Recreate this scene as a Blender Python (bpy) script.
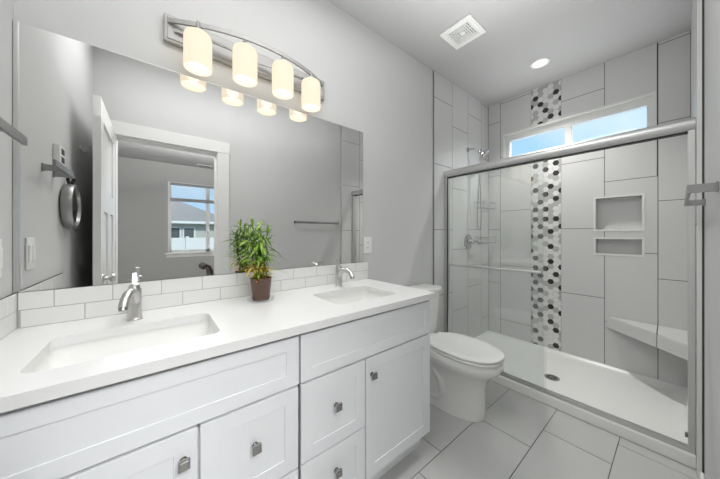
import bpy, bmesh, math, random
from mathutils import Vector, Matrix
random.seed(7)
scene = bpy.context.scene
for o in list(bpy.data.objects):
    bpy.data.objects.remove(o)
COL = scene.collection
PI = math.pi

# ------------------------------------------------------------------ camera
cam_data = bpy.data.cameras.new('camera')
cam = bpy.data.objects.new('camera', cam_data); COL.objects.link(cam)
cam.location = (0.3697, -1.4112, 1.1976)
cam.rotation_euler = (PI / 2, 0, math.radians(-38.8216))
cam_data.sensor_fit = 'HORIZONTAL'; cam_data.sensor_width = 36.0
cam_data.lens = 36.0 * 256.215 / 720.0
cam_data.shift_x = 0.0
cam_data.shift_y = -(239.5 - 234.06) / 720.0
cam_data.clip_start = 0.005; cam_data.clip_end = 200
scene.camera = cam

# ------------------------------------------------------------------ world and light
world = bpy.data.worlds.new('sky_world'); scene.world = world; world.use_nodes = True
wn = world.node_tree; wn.nodes.clear()
w_out = wn.nodes.new('ShaderNodeOutputWorld'); w_bg = wn.nodes.new('ShaderNodeBackground')
w_tc = wn.nodes.new('ShaderNodeTexCoord'); w_noise = wn.nodes.new('ShaderNodeTexNoise')
w_noise.inputs['Scale'].default_value = 5.0; w_noise.inputs['Detail'].default_value = 5.0
w_ramp = wn.nodes.new('ShaderNodeValToRGB')
w_ramp.color_ramp.elements[0].position = 0.42; w_ramp.color_ramp.elements[0].color = (0.40, 0.67, 0.97, 1)
w_ramp.color_ramp.elements[1].position = 0.85; w_ramp.color_ramp.elements[1].color = (0.74, 0.86, 0.97, 1)
wn.links.new(w_tc.outputs['Generated'], w_noise.inputs['Vector'])
wn.links.new(w_noise.outputs['Fac'], w_ramp.inputs['Fac'])
wn.links.new(w_ramp.outputs['Color'], w_bg.inputs['Color'])
w_bg.inputs['Strength'].default_value = 0.95
wn.links.new(w_bg.outputs['Background'], w_out.inputs['Surface'])


def add_light(name, kind, loc, power, color=(1, 1, 1), rot=(0, 0, 0), **kw):
    d = bpy.data.lights.new(name, kind); d.energy = power; d.color = color
    for k, v in kw.items():
        setattr(d, k, v)
    o = bpy.data.objects.new(name, d); o.location = loc; o.rotation_euler = rot
    COL.objects.link(o)
    return o


# unseen fill lamps added under the ceilings, daylight through the shower window, sun outside
UP = (PI, 0, 0)
add_light('bathroom_bounce_fill', 'AREA', (1.15, -0.84, 1.90), 9.5, (0.985, 0.992, 1.0), rot=UP, spread=math.radians(115), shape='RECTANGLE', size=2.1, size_y=0.8)  # added fill aimed at the ceiling to even out the room
add_light('bathroom_ceiling_fill', 'AREA', (0.80, -0.75, 2.66), 11.0, (0.985, 0.992, 1.0), shape='RECTANGLE', size=1.3, size_y=0.6)  # no fixture here, area light added to brighten walls and counter
add_light('shower_bounce_fill', 'AREA', (2.98, -0.74, 1.90), 1.6, (0.985, 0.992, 1.0), rot=UP, spread=math.radians(115), shape='RECTANGLE', size=0.6, size_y=1.1)  # added upward fill to brighten the shower
add_light('bedroom_bounce_fill', 'AREA', (1.0, -2.9, 2.1), 110.0, (0.985, 0.992, 1.0), rot=UP, shape='RECTANGLE', size=1.6, size_y=1.2)  # added upward fill so the bedroom is not dark in the mirror
add_light('bedroom_door_fill', 'AREA', (0.62, -2.55, 2.60), 42.0, (0.985, 0.992, 1.0), rot=(math.radians(42), 0, 0), shape='RECTANGLE', size=1.5, size_y=0.5)  # unseen lamp added to brighten the vanity fronts through the doorway
add_light('shower_window_daylight', 'AREA', (4.35, -0.74, 3.25), 80.0, (0.96, 0.985, 1.0), rot=(0, math.radians(39), 0), shape='RECTANGLE', size=0.8, size_y=1.4)
add_light('shower_downlight_lamp', 'SPOT', (3.0, -0.652, 2.672), 58.0, (1.0, 0.985, 0.955), spot_size=math.radians(112), spot_blend=1.0, shadow_soft_size=0.045)
add_light('sun', 'SUN', (0, 10, 20), 2.2, (1.0, 0.97, 0.92), rot=(math.radians(-48), 0, math.radians(-20)), angle=0.01)
BULB_POWER = 0.6

scene.view_settings.view_transform = 'Standard'
scene.view_settings.look = 'None'
scene.view_settings.exposure = 0.30
scene.view_settings.gamma = 1.0
scene.view_settings.use_curve_mapping = False


# ------------------------------------------------------------------ materials
def srgb(r, g, b):
    f = lambda c: (c / 255) / 12.92 if c / 255 <= 0.04045 else ((c / 255 + 0.055) / 1.055) ** 2.4
    return (f(r), f(g), f(b), 1)


def mat(name, col, rough=0.5, metal=0.0, spec=0.5, noise=0.0, nscale=4.0, bump=0.0, bscale=200.0, stretch=(1, 1, 1), coat=0.0):
    m = bpy.data.materials.new(name); m.use_nodes = True
    nt = m.node_tree; p = nt.nodes['Principled BSDF']
    p.inputs['Base Color'].default_value = col; p.inputs['Roughness'].default_value = rough
    p.inputs['Metallic'].default_value = metal; p.inputs['Specular IOR Level'].default_value = spec
    p.inputs['Coat Weight'].default_value = coat
    tc = nt.nodes.new('ShaderNodeTexCoord'); mp = nt.nodes.new('ShaderNodeMapping')
    mp.inputs['Scale'].default_value = stretch
    nt.links.new(tc.outputs['Object'], mp.inputs['Vector'])
    if noise:
        n = nt.nodes.new('ShaderNodeTexNoise'); n.inputs['Scale'].default_value = nscale; n.inputs['Detail'].default_value = 4
        mix = nt.nodes.new('ShaderNodeMix'); mix.data_type = 'RGBA'
        mix.inputs['A'].default_value = tuple(c * (1 - noise) for c in col[:3]) + (1,)
        mix.inputs['B'].default_value = tuple(min(1, c * (1 + noise)) for c in col[:3]) + (1,)
        nt.links.new(mp.outputs['Vector'], n.inputs['Vector']); nt.links.new(n.outputs['Fac'], mix.inputs['Factor'])
        nt.links.new(mix.outputs['Result'], p.inputs['Base Color'])
    if bump:
        n2 = nt.nodes.new('ShaderNodeTexNoise'); n2.inputs['Scale'].default_value = bscale; n2.inputs['Detail'].default_value = 3
        b = nt.nodes.new('ShaderNodeBump'); b.inputs['Strength'].default_value = bump; b.inputs['Distance'].default_value = 0.002
        nt.links.new(mp.outputs['Vector'], n2.inputs['Vector']); nt.links.new(n2.outputs['Fac'], b.inputs['Height'])
        nt.links.new(b.outputs['Normal'], p.inputs['Normal'])
    return m


def emit_mat(name, col, strength):
    m = bpy.data.materials.new(name); m.use_nodes = True
    nt = m.node_tree; nt.nodes.clear()
    o = nt.nodes.new('ShaderNodeOutputMaterial'); e = nt.nodes.new('ShaderNodeEmission')
    e.inputs['Color'].default_value = col; e.inputs['Strength'].default_value = strength
    nt.links.new(e.outputs[0], o.inputs[0])
    return m


def glass_mat(name, tint=(0.98, 0.99, 0.985), ior=1.5, haze=0.0, faces=1.0):
    m = bpy.data.materials.new(name); m.use_nodes = True
    nt = m.node_tree; nt.nodes.clear()
    o = nt.nodes.new('ShaderNodeOutputMaterial'); t = nt.nodes.new('ShaderNodeBsdfTransparent')
    g = nt.nodes.new('ShaderNodeBsdfGlossy'); g.inputs['Roughness'].default_value = 0.0
    fr = nt.nodes.new('ShaderNodeFresnel'); fr.inputs['IOR'].default_value = ior
    t.inputs['Color'].default_value = tuple(tint) + (1,)
    mx = nt.nodes.new('ShaderNodeMixShader')
    geo = nt.nodes.new('ShaderNodeNewGeometry'); front = nt.nodes.new('ShaderNodeMath'); front.operation = 'SUBTRACT'; front.inputs[0].default_value = 1.0
    nt.links.new(geo.outputs['Backfacing'], front.inputs[1])
    fac = nt.nodes.new('ShaderNodeMath'); fac.operation = 'MULTIPLY'
    nt.links.new(fr.outputs[0], fac.inputs[0]); nt.links.new(front.outputs[0], fac.inputs[1])
    fc2 = nt.nodes.new('ShaderNodeMath'); fc2.operation = 'MULTIPLY'; fc2.inputs[1].default_value = faces; fc2.use_clamp = True
    nt.links.new(fac.outputs[0], fc2.inputs[0]); nt.links.new(fc2.outputs[0], mx.inputs[0]); nt.links.new(t.outputs[0], mx.inputs[1]); nt.links.new(g.outputs[0], mx.inputs[2])
    last = mx
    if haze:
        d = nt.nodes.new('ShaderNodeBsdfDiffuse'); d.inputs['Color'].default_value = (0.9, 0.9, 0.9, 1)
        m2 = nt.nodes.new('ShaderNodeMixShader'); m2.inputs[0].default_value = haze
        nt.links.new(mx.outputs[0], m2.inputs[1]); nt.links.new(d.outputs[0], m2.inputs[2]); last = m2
    nt.links.new(last.outputs[0], o.inputs[0])
    return m


def shade_mat():
    # opal glass lamp shade: lets part of the bulb through and glows
    m = bpy.data.materials.new('opal_shade_glass'); m.use_nodes = True
    nt = m.node_tree; nt.nodes.clear()
    o = nt.nodes.new('ShaderNodeOutputMaterial')
    d = nt.nodes.new('ShaderNodeBsdfDiffuse'); d.inputs['Color'].default_value = (0.14, 0.125, 0.10, 1)
    e = nt.nodes.new('ShaderNodeEmission'); e.inputs['Color'].default_value = (1.0, 0.88, 0.69, 1); e.inputs['Strength'].default_value = 0.75
    a = nt.nodes.new('ShaderNodeAddShader')
    nt.links.new(d.outputs[0], a.inputs[0]); nt.links.new(e.outputs[0], a.inputs[1])
    t = nt.nodes.new('ShaderNodeBsdfTransparent'); mx = nt.nodes.new('ShaderNodeMixShader'); mx.inputs[0].default_value = 0.15
    nt.links.new(a.outputs[0], mx.inputs[1]); nt.links.new(t.outputs[0], mx.inputs[2]); nt.links.new(mx.outputs[0], o.inputs[0])
    return m


M = dict(
    wall=mat('wall_paint', srgb(205, 205, 204), 0.65, spec=0.3, bump=0.12, bscale=260),
    ceil=mat('ceiling_paint', srgb(184, 184, 183), 0.8, spec=0.2, bump=0.15, bscale=220),
    bedwall=mat('bedroom_paint', srgb(176, 176, 174), 0.8, spec=0.2),
    trim=mat('white_trim_paint', srgb(226, 226, 224), 0.4),
    tile=mat('grey_wall_tile', srgb(210, 210, 209), 0.3, noise=0.035, nscale=2.5, stretch=(1, 1, 0.4)),
    floor_tile=mat('grey_floor_tile', srgb(187, 187, 185), 0.38, noise=0.05, nscale=3.0),
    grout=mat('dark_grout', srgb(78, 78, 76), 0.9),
    lgrout=mat('light_grout', srgb(176, 176, 174), 0.9),
    subway=mat('white_subway_tile', srgb(226, 226, 224), 0.18),
    quartz=mat('white_quartz', srgb(228, 228, 227), 0.25, noise=0.012, nscale=14),
    cab=mat('white_cabinet_paint', srgb(233, 234, 236), 0.42),
    cabgap=mat('cabinet_shadow_frame', srgb(150, 150, 150), 0.7),
    porcelain=mat('white_porcelain', srgb(236, 236, 233), 0.12, coat=0.3),
    acrylic=mat('white_acrylic', srgb(240, 240, 238), 0.3),
    chrome=mat('chrome', (0.52, 0.52, 0.53, 1), 0.14, metal=1.0),
    nickel=mat('brushed_nickel', (0.60, 0.59, 0.58, 1), 0.33, metal=1.0),
    plate=mat('satin_nickel_plate', (0.47, 0.465, 0.455, 1), 0.7, metal=1.0),
    barmetal=mat('brushed_steel_bar', (0.37, 0.367, 0.363, 1), 0.38, metal=1.0),
    knob=mat('dark_nickel_knob', (0.36, 0.35, 0.34, 1), 0.16, metal=1.0),
    alum=mat('satin_aluminium', (0.66, 0.66, 0.655, 1), 0.40, metal=1.0),
    mirror=mat('mirror_silver', (0.88, 0.88, 0.875, 1), 0.0, metal=1.0),
    dark=mat('dark_plastic', srgb(40, 40, 40), 0.5),
    plastic=mat('white_plastic', srgb(232, 232, 229), 0.35),
    hexw=mat('white_marble_hex', srgb(226, 226, 224), 0.2, noise=0.04, nscale=12),
    hexg=mat('grey_marble_hex', srgb(184, 183, 181), 0.2, noise=0.06, nscale=12),
    hexd=mat('charcoal_marble_hex', srgb(58, 56, 55), 0.2, noise=0.10, nscale=12),
    vinyl=mat('white_vinyl', srgb(226, 226, 223), 0.4),
    pot=mat('brown_glazed_pot', srgb(92, 68, 56), 0.25, noise=0.25, nscale=18),
    soil=mat('dark_soil', srgb(58, 46, 38), 0.9),
    stalk=mat('bamboo_stalk', srgb(108, 142, 58), 0.5),
    leaf=mat('bamboo_leaf', srgb(138, 174, 66), 0.42, noise=0.6, nscale=30),
    leafy=mat('yellowing_leaf', srgb(226, 196, 84), 0.5, noise=0.3, nscale=25),
    orange=mat('orange_blossom', srgb(232, 140, 70), 0.5),
    wood=mat('dark_walnut', srgb(44, 33, 28), 0.4),
    linen=mat('white_linen', srgb(230, 230, 230), 0.85),
    greycloth=mat('grey_bedcover', srgb(150, 150, 150), 0.9),
    carpet=mat('beige_carpet', srgb(170, 166, 160), 0.95),
    roof=mat('grey_shingle', srgb(150, 146, 142), 0.9, noise=0.1, nscale=8),
    siding=mat('house_siding', srgb(196, 196, 190), 0.8),
    winglass=mat('dark_window_glass', srgb(92, 98, 102), 0.1),
    fence=mat('white_vinyl_fence', srgb(238, 238, 238), 0.5),
    lawn=mat('lawn_ground', srgb(96, 110, 70), 0.95),
    cream=mat('cream_caulk', srgb(214, 212, 200), 0.5),
    glass=glass_mat('clear_glass'),
    shower_glass=glass_mat('shower_door_glass', haze=0.03, faces=1.9),  # haze paints a pale veil in place of the room's milky reflection
    dish=glass_mat('dish_glass', ior=1.35, haze=0.10),
    shade=shade_mat(),
    lamp=emit_mat('lamp_glow', (1.0, 0.95, 0.86, 1), 1.5),
)


# ------------------------------------------------------------------ mesh builder
class B:
    def __init__(s):
        s.bm = bmesh.new()

    def _mi(s, faces, mi):
        if mi:
            for f in faces:
                f.material_index = mi

    def box(s, x0, x1, y0, y1, z0, z1, bev=0.0, mi=0, seg=2):
        r = bmesh.ops.create_cube(s.bm, size=1.0)
        v = r['verts']
        bmesh.ops.scale(s.bm, vec=(abs(x1 - x0), abs(y1 - y0), abs(z1 - z0)), verts=v)
        bmesh.ops.translate(s.bm, vec=((x0 + x1) / 2, (y0 + y1) / 2, (z0 + z1) / 2), verts=v)
        fs = set(f for q in v for f in q.link_faces)
        for f in fs: f.material_index = mi
        if bev:
            es = list(set(e for q in v for e in q.link_edges))
            rr = bmesh.ops.bevel(s.bm, geom=es, offset=bev, segments=seg, affect='EDGES', profile=0.5)
            for f in rr['faces']: f.material_index = mi
        return s

    def loft(s, rings, cap0=True, cap1=True, mi=0, close=True):
        """rings: lists of points with the same count"""
        vr = [[s.bm.verts.new(p) for p in ring] for ring in rings]
        n = len(vr[0]); fs = []
        for a, b in zip(vr, vr[1:]):
            for i in range(n if close else n - 1):
                j = (i + 1) % n
                fs.append(s.bm.faces.new((a[i], a[j], b[j], b[i])))
        if cap0: fs.append(s.bm.faces.new(list(reversed(vr[0]))))
        if cap1: fs.append(s.bm.faces.new(vr[-1]))
        for f in fs: f.material_index = mi
        return s

    def tube(s, pts, r, n=12, mi=0, caps=True):
        pts = [Vector(p) for p in pts]
        rs = r if isinstance(r, (list, tuple)) else [r] * len(pts)
        rings = []; up = None
        for i, p in enumerate(pts):
            t = (pts[min(i + 1, len(pts) - 1)] - pts[max(i - 1, 0)]).normalized()
            if up is None:
                up = Vector((0, 0, 1)) if abs(t.z) < 0.9 else Vector((1, 0, 0))
            a = (up - t * up.dot(t)).normalized(); b = t.cross(a); up = a
            rings.append([p + (a * math.cos(2 * PI * k / n) + b * math.sin(2 * PI * k / n)) * rs[i] for k in range(n)])
        return s.loft(rings, caps, caps, mi)

    def bar(s, pts, w, h, mi=0, up=(0, 0, 1), bev=0):
        """flat strip swept along pts: w across, h along up"""
        pts = [Vector(p) for p in pts]; up = Vector(up); rings = []
        for i, p in enumerate(pts):
            t = (pts[min(i + 1, len(pts) - 1)] - pts[max(i - 1, 0)]).normalized()
            sd = t.cross(up).normalized(); u = sd.cross(t)
            rings.append([p + sd * w / 2 + u * h / 2, p - sd * w / 2 + u * h / 2, p - sd * w / 2 - u * h / 2, p + sd * w / 2 - u * h / 2])
        return s.loft(rings, True, True, mi)

    def lathe(s, prof, c, axis='z', n=32, mi=0, cap0=True, cap1=True):
        """prof: (radius, height) pairs along the axis from c"""
        c = Vector(c); rings = []
        for r, h in prof:
            ring = []
            for k in range(n):
                a = 2 * PI * k / n; u, v = r * math.cos(a), r * math.sin(a)
                ring.append(c + (Vector((u, v, h)) if axis == 'z' else Vector((h, u, v)) if axis == 'x' else Vector((v, h, u))))
            rings.append(ring)
        return s.loft(rings, cap0, cap1, mi)

    def prism(s, poly, z0, z1, mi=0):
        return s.loft([[Vector((x, y, z0)) for x, y in poly], [Vector((x, y, z1)) for x, y in poly]], True, True, mi)

    def quad(s, pts, mi=0):
        f = s.bm.faces.new([s.bm.verts.new(p) for p in pts]); f.material_index = mi
        return s

    def build(s, name, mats, parent=None, smooth=False, auto=True):
        bm = s.bm
        bmesh.ops.recalc_face_normals(bm, faces=bm.faces)
        off = Vector((0, 0, 0))
        if parent is not None:
            off = world_of(parent)
        else:
            if len(bm.verts):
                xs = [v.co for v in bm.verts]
                off = Vector(((min(c.x for c in xs) + max(c.x for c in xs)) / 2, (min(c.y for c in xs) + max(c.y for c in xs)) / 2, min(c.z for c in xs)))
        bmesh.ops.translate(bm, vec=-off, verts=bm.verts)
        me = bpy.data.meshes.new(name); bm.to_mesh(me); bm.free()
        if not isinstance(mats, (list, tuple)): mats = [mats]
        for m_ in mats: me.materials.append(m_)
        if smooth:
            for p in me.polygons: p.use_smooth = True
            try: me.set_sharp_from_angle(angle=math.radians(38))
            except Exception: pass
        o = bpy.data.objects.new(name, me); COL.objects.link(o)
        if parent is not None: o.parent = parent
        else: o.location = off
        return o


def world_of(o):
    v = Vector((0, 0, 0))
    while o is not None:
        v = v + o.location; o = o.parent
    return v


def tag(o, label, cat, group=None, kind=None):
    o['label'] = label; o['category'] = cat
    if group: o['group'] = group
    if kind: o['kind'] = kind
    return o


def thing(name, loc, label, cat, group=None):
    o = bpy.data.objects.new(name, None); o.location = loc; o.empty_display_size = 0.05
    COL.objects.link(o)
    return tag(o, label, cat, group)


def struct(o, label=None, cat=None):
    o['kind'] = 'structure'
    if label: o['label'] = label
    if cat: o['category'] = cat
    return o


# ------------------------------------------------------------------ dimensions
L = 3.437          # tiled surface of the shower's far wall
W = -1.487         # painted wall with the door
TR = -1.468        # tiled surface of the shower's right wall
H = 2.694          # ceiling
T = 2.367          # where the wall tile begins
CT = 0.877         # counter top
BED = -5.36        # far wall of the bedroom
WT = 0.12          # thickness of the door wall

# ------------------------------------------------------------------ room shell
G = 0.0022          # half of a grout joint


def tile_wall(name, axis, pos, front, u0, u1, z0, z1, cols, holes, label):
    """vertical 12x24 tiles with grout on a wall; axis 'x': wall plane x=pos, u=y; axis 'y': plane y=pos, u=x. cols: (u0,u1,[joint z])"""
    b = B()
    def put(ua, ub, za, zb, mi, d0, d1):
        if axis == 'x': b.box(pos + d0, pos + d1, ua, ub, za, zb, mi=mi)
        else: b.box(ua, ub, pos + d0, pos + d1, za, zb, mi=mi)
    def clip(ua, ub, za, zb):
        rects = [(ua, ub, za, zb)]
        for ha, hb, hz0, hz1 in holes:
            out = []
            for a, c, e, f in rects:
                if c <= ha or a >= hb or f <= hz0 or e >= hz1:
                    out.append((a, c, e, f)); continue
                if a < ha: out.append((a, ha, e, f))
                if c > hb: out.append((hb, c, e, f))
                m0, m1 = max(a, ha), min(c, hb)
                if e < hz0: out.append((m0, m1, e, hz0))
                if f > hz1: out.append((m0, m1, hz1, f))
            rects = out
        return [r for r in rects if r[1] - r[0] > 0.004 and r[3] - r[2] > 0.004]
    sgn = front
    for r in clip(u0, u1, z0, z1):
        put(*r, 1, -sgn * 0.0005, -sgn * 0.012)          # grout bed
    for ua, ub, joints in cols:
        zs = [z0 - G] + sorted(j for j in joints if z0 < j < z1) + [z1 + G]
        for za, zb in zip(zs, zs[1:]):
            for r in clip(ua + G, ub - G, za + G, zb - G):
                put(*r, 0, 0.0, -sgn * 0.011)
    o = b.build(name, [M['tile'], M['grout']])
    return struct(o, label, 'wall')


# floor: 12x24 tiles laid in offset rows running to the shower
fb = B()
fb.box(-0.0, L, W, 0.0, -0.04, -0.0025, mi=1)
rows = [(-1.487, -1.195, 0.0), (-1.195, -0.892, 2.225), (-0.892, -0.592, 2.018), (-0.592, -0.287, 2.210), (-0.287, 0.0, 2.0)]
rows_j = {0: 2.43, 1: 2.225, 2: 2.018, 3: 2.210, 4: 2.02}
for i, (ya, yb, _) in enumerate(rows):
    j0 = rows_j[i]
    js = [j0 + k * 0.61 for k in range(-6, 3)]
    js = [0.0] + [j for j in js if 0.02 < j < 2.50] + [2.517]
    for xa, xb in zip(js, js[1:]):
        fb.box(xa + (G if xa > 0 else 0), xb - G, ya + G * 0.8, yb - G * 0.8, -0.012, 0.0)
struct(fb.build('floor', [M['floor_tile'], M['grout']]), 'light grey rectangular floor tiles with dark grout', 'floor')

cb = B(); cb.box(-0.12, L + 0.15, W - WT, 0.12, H, H + 0.1)
struct(cb.build('ceiling', M['ceil']), 'plain white painted bathroom ceiling', 'ceiling')
struct(B().box(0 - 0.12, L + 0.15, 0.0, 0.12, -0.1, H).build('wall_back', M['wall']), 'grey painted wall behind the mirror and the toilet', 'wall')
struct(B().box(-0.12, 0.0, W - WT, 0.0, -0.1, H).build('wall_left', M['wall']), 'grey painted wall at the end of the counter', 'wall')
# door wall: opening x .095 - .855, z 0 - 2.03
DX0, DX1, DZ = 0.128, 0.858, 2.015
wb = B()
wb.box(0.0, DX0 - 0.007, W - WT, W, -0.1, H); wb.box(DX1 + 0.007, L + 0.15, W - WT, W, -0.1, H); wb.box(DX0 - 0.007, DX1 + 0.007, W - WT, W, DZ + 0.001, H)
struct(wb.build('wall_front', M['wall']), 'grey painted wall with the doorway and the long towel bar', 'wall')
# outer shower wall with the window opening
WY0, WY1, WZ0, WZ1 = -1.305, -0.172, 1.975, 2.318
NI = [(-1.232, -0.945, 1.232, 1.516), (-1.232, -0.945, 1.022, 1.158)]
xo = L + 0.012
sb = B()
def wall_with_holes(b, x0, x1, y0, y1, z0, z1, holes):
    ys = sorted(set([y0, y1] + [h[0] for h in holes] + [h[1] for h in holes])); zs = sorted(set([z0, z1] + [h[2] for h in holes] + [h[3] for h in holes]))
    for ya, yb in zip(ys, ys[1:]):
        for za, zb in zip(zs, zs[1:]):
            cy, cz = (ya + yb) / 2, (za + zb) / 2
            if not any(h[0] < cy < h[1] and h[2] < cz < h[3] for h in holes):
                b.box(x0, x1, ya, yb, za, zb)
wall_with_holes(sb, xo, xo + 0.10, W, 0.0, -0.1, H, [(WY0, WY1, WZ0, WZ1)] + NI)
struct(sb.build('wall_right', M['wall']), 'outer wall behind the shower tiles', 'wall')

# tile claddings
jA = [0.637, 1.248, 1.868, 2.474]; jB = [0.433, 1.043, 1.652, 2.262]; jC = [0.236, 0.848, 1.456, 2.061, 2.672]
tile_wall('wall_shower_right', 'x', L, -1, TR, -0.010, 0.03, H,
          [(-0.143, -0.010, [1.865, 2.474, 1.25, 0.64]), (-0.448, -0.143, jC), (-1.006, -0.699, jA), (-1.311, -1.006, jB), (TR, -1.311, jC[1:])],
          [(WY0, WY1, WZ0, WZ1)] + NI + [(-0.699, -0.448, 0.0, H)], 'large grey upright tiles on the far shower wall')
tile_wall('wall_shower_back', 'y', -0.010, 1 * -1, T, L + 0.011, 0.0, H,
          [(T, 2.668, [0.624, 1.239, 1.846, 2.457]), (2.668, 2.969, jB), (2.969, 3.265, jA), (3.265, L, jC)], [], 'large grey upright tiles on the shower head wall')
tile_wall('wall_shower_front', 'y', TR, 1, T, L + 0.011, 0.0, H,
          [(T, 2.668, jA), (2.668, 2.969, jB), (2.969, 3.265, jC), (3.265, L, jA)], [], 'grey tiles on the shower wall by the bench')
struct(B().box(T, L + 0.01, W, TR - 0.011, 0, H).build('wall_shower_backing', M['wall']))
# edge profiles where the tile ends, the first of metal
struct(B().box(T - 0.006, T, -0.012, 0.0, 0.0, H).build('trim_1', M['barmetal']), 'thin metal edge strip where the shower tile starts', 'trim')
struct(B().box(T - 0.006, T, W + 0.007, TR + 0.002, 0.0, H).box(T - 0.006, T, W, W + 0.007, 0.0, H, mi=1).build('trim_2', [M['vinyl'], M['grout']]), 'thin pale edge strip and dark shadow line on the wall with the towel bar', 'trim')  # grout-coloured line stands in for the shadow gap at the tile edge
struct(B().box(1.60, T - 0.008, -0.014, 0.0, 0.0, 0.09, bev=0.004).build('baseboard_back', M['trim']), 'white baseboard behind the toilet', 'baseboard')
struct(B().box(0.98, T - 0.008, W, W + 0.014, 0.0, 0.09, bev=0.004).build('baseboard_front', M['trim']), 'white baseboard under the long towel bar', 'baseboard')

# hexagon mosaic strip (upper and lower piece, the window between them)
def mosaic(name, z0, z1, label):
    y0, y1 = -0.699, -0.448
    b = B()
    b.box(L + 0.0005, L + 0.012, y0, y1, z0, z1, mi=3)
    R = 0.0275
    cs = 1.5 * R + 0.0018; rs = math.sqrt(3) * R + 0.0021
    rnd = random.Random(11); kinds = {}
    ncol, nrow = 8, int(2.75 / rs) + 1
    for c in range(ncol):
        for r in range(nrow):
            near = [(c, r - 1), (c - 1, r), (c - 1, r - 1 if c % 2 == 0 else r + 1)]
            k = rnd.random()
            if k < 0.34 and all(kinds.get(q) != 2 for q in near): kinds[(c, r)] = 2
            elif k < 0.60 and sum(kinds.get(q) == 1 for q in near) < 2: kinds[(c, r)] = 1
            else: kinds[(c, r)] = 0
    for c in range(ncol):
        for r in range(nrow):
            yc = y1 + 0.004 - c * cs; zc = 0.03 + r * rs + (rs / 2 if c % 2 else 0); mi = kinds[(c, r)]
            if zc < z0 - 0.05 or zc > z1 + 0.05: continue
            poly = [Vector((0, yc + R * math.cos(PI / 3 * q), zc + R * math.sin(PI / 3 * q))) for q in range(6)]
            # clip the hexagon to the strip
            for ax, lim, sg in ((1, y0, 1), (1, y1, -1), (2, z0, 1), (2, z1, -1)):
                out = []
                for i in range(len(poly)):
                    p, q = poly[i], poly[(i + 1) % len(poly)]
                    dp, dq = (p[ax] - lim) * sg, (q[ax] - lim) * sg
                    if dp >= 0: out.append(p)
                    if dp * dq < 0: out.append(p.lerp(q, dp / (dp - dq)))
                poly = out
                if len(poly) < 3: break
            if len(poly) < 3: continue
            b.loft([[Vector((L - 0.0003, p.y, p.z)) for p in poly], [Vector((L + 0.006, p.y, p.z)) for p in poly]], True, True, mi)
    o = b.build(name, [M['hexw'], M['hexg'], M['hexd'], M['lgrout']])
    return struct(o, label, 'tile strip')
mosaic('trim_3', 0.04, WZ0, 'tall hexagon mosaic strip below the shower window')
mosaic('trim_4', WZ1, H, 'short hexagon mosaic strip above the shower window')

# shower window
def frame_ring(b, xa, xb, ya, yb, za, zb, w, wt=None, wb=None):
    """four bars without overlaps: uprights between the head and the sill"""
    wt = wt or w; wb = wb or w
    b.box(xa, xb, ya, yb, zb - wt, zb).box(xa, xb, ya, yb, za, za + wb)
    b.box(xa, xb, ya, ya + w, za + wb, zb - wt).box(xa, xb, yb - w, yb, za + wb, zb - wt)
    return b
w1b = frame_ring(B(), L - 0.004, L + 0.014, WY0, WY1, WZ0, WZ1, 0.018)
frame_ring(w1b, L + 0.014, xo + 0.10, WY0, WY1, WZ0, WZ1, 0.012)
w1 = struct(w1b.build('window_1', M['vinyl']), 'wide low white window high above the shower', 'window')
fx0, fx1 = L + 0.035, L + 0.085
fy0, fy1, fz0, fz1 = WY0 + 0.012, WY1 - 0.012, WZ0 + 0.012, WZ1 - 0.012
wf = frame_ring(B(), fx0, fx1, fy0, fy1, fz0, fz1, 0.042, 0.068, 0.055)
wf.box(fx0 - 0.004, fx1, -0.772, -0.722, fz0 + 0.055, fz1 - 0.068)
wf.build('window_frame', M['vinyl'], w1)
B().box(fx0 + 0.02, fx0 + 0.026, fy0 + 0.03, -0.75, fz0 + 0.05, fz1 - 0.06).build('pane', M['glass'], w1)
B().box(fx0 + 0.02, fx0 + 0.026, -0.74, fy1 - 0.03, fz0 + 0.05, fz1 - 0.06).build('pane', M['glass'], w1)

# shower wall niches
def niche(h, label):
    y0, y1, z0, z1 = h
    b = B()
    b.box(L + 0.085, L + 0.095, y0, y1, z0, z1)
    frame_ring(b, L + 0.0022, L + 0.085, y0, y1, z0, z1, 0.006)
    o = b.build('shower_niche', M['tile']); tag(o, label, 'wall niche', 'recessed shelves in the shower wall')
    e = 0.010
    f = frame_ring(B(), L - 0.003, L + 0.002, y0 - e, y1 + e, z0 - e, z1 + e, e + 0.003)
    f.build('niche_frame', M['vinyl'], o)
niche(NI[0], 'larger upper recessed niche with white edging in the shower wall')
niche(NI[1], 'narrow lower recessed niche with white edging in the shower wall')

# ------------------------------------------------------------------ door and casing
c1 = B()
CW = 0.095
c1.box(DX1 + 0.005, DX1 + 0.11, W, W + 0.018, 0, DZ + 0.0, bev=0.002)
c1.box(0.0, DX1 + 0.115, W, W + 0.022, DZ - 0.005, DZ + 0.105, bev=0.002)
c1.box(DX0 - 0.10, DX0 - 0.003, W, W + 0.018, 0, DZ, bev=0.002)
c1.box(DX1 - 0.0, DX1 + 0.006, W - WT, W + 0.004, 0, DZ).box(DX0 - 0.006, DX0, W - WT, W + 0.004, 0, DZ).box(DX0, DX1, W - WT, W + 0.004, DZ - 0.016, DZ)
c1.box(DX0 - 0.10, DX1 + 0.11, W - WT - 0.018, W - WT, DZ - 0.005, DZ + 0.105).box(DX1, DX1 + 0.11, W - WT - 0.018, W - WT, 0, DZ).box(DX0 - 0.10, DX0, W - WT - 0.018, W - WT, 0, DZ)
struct(c1.build('trim_5', M['trim']), 'white door casing around the bathroom doorway', 'trim')

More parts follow.
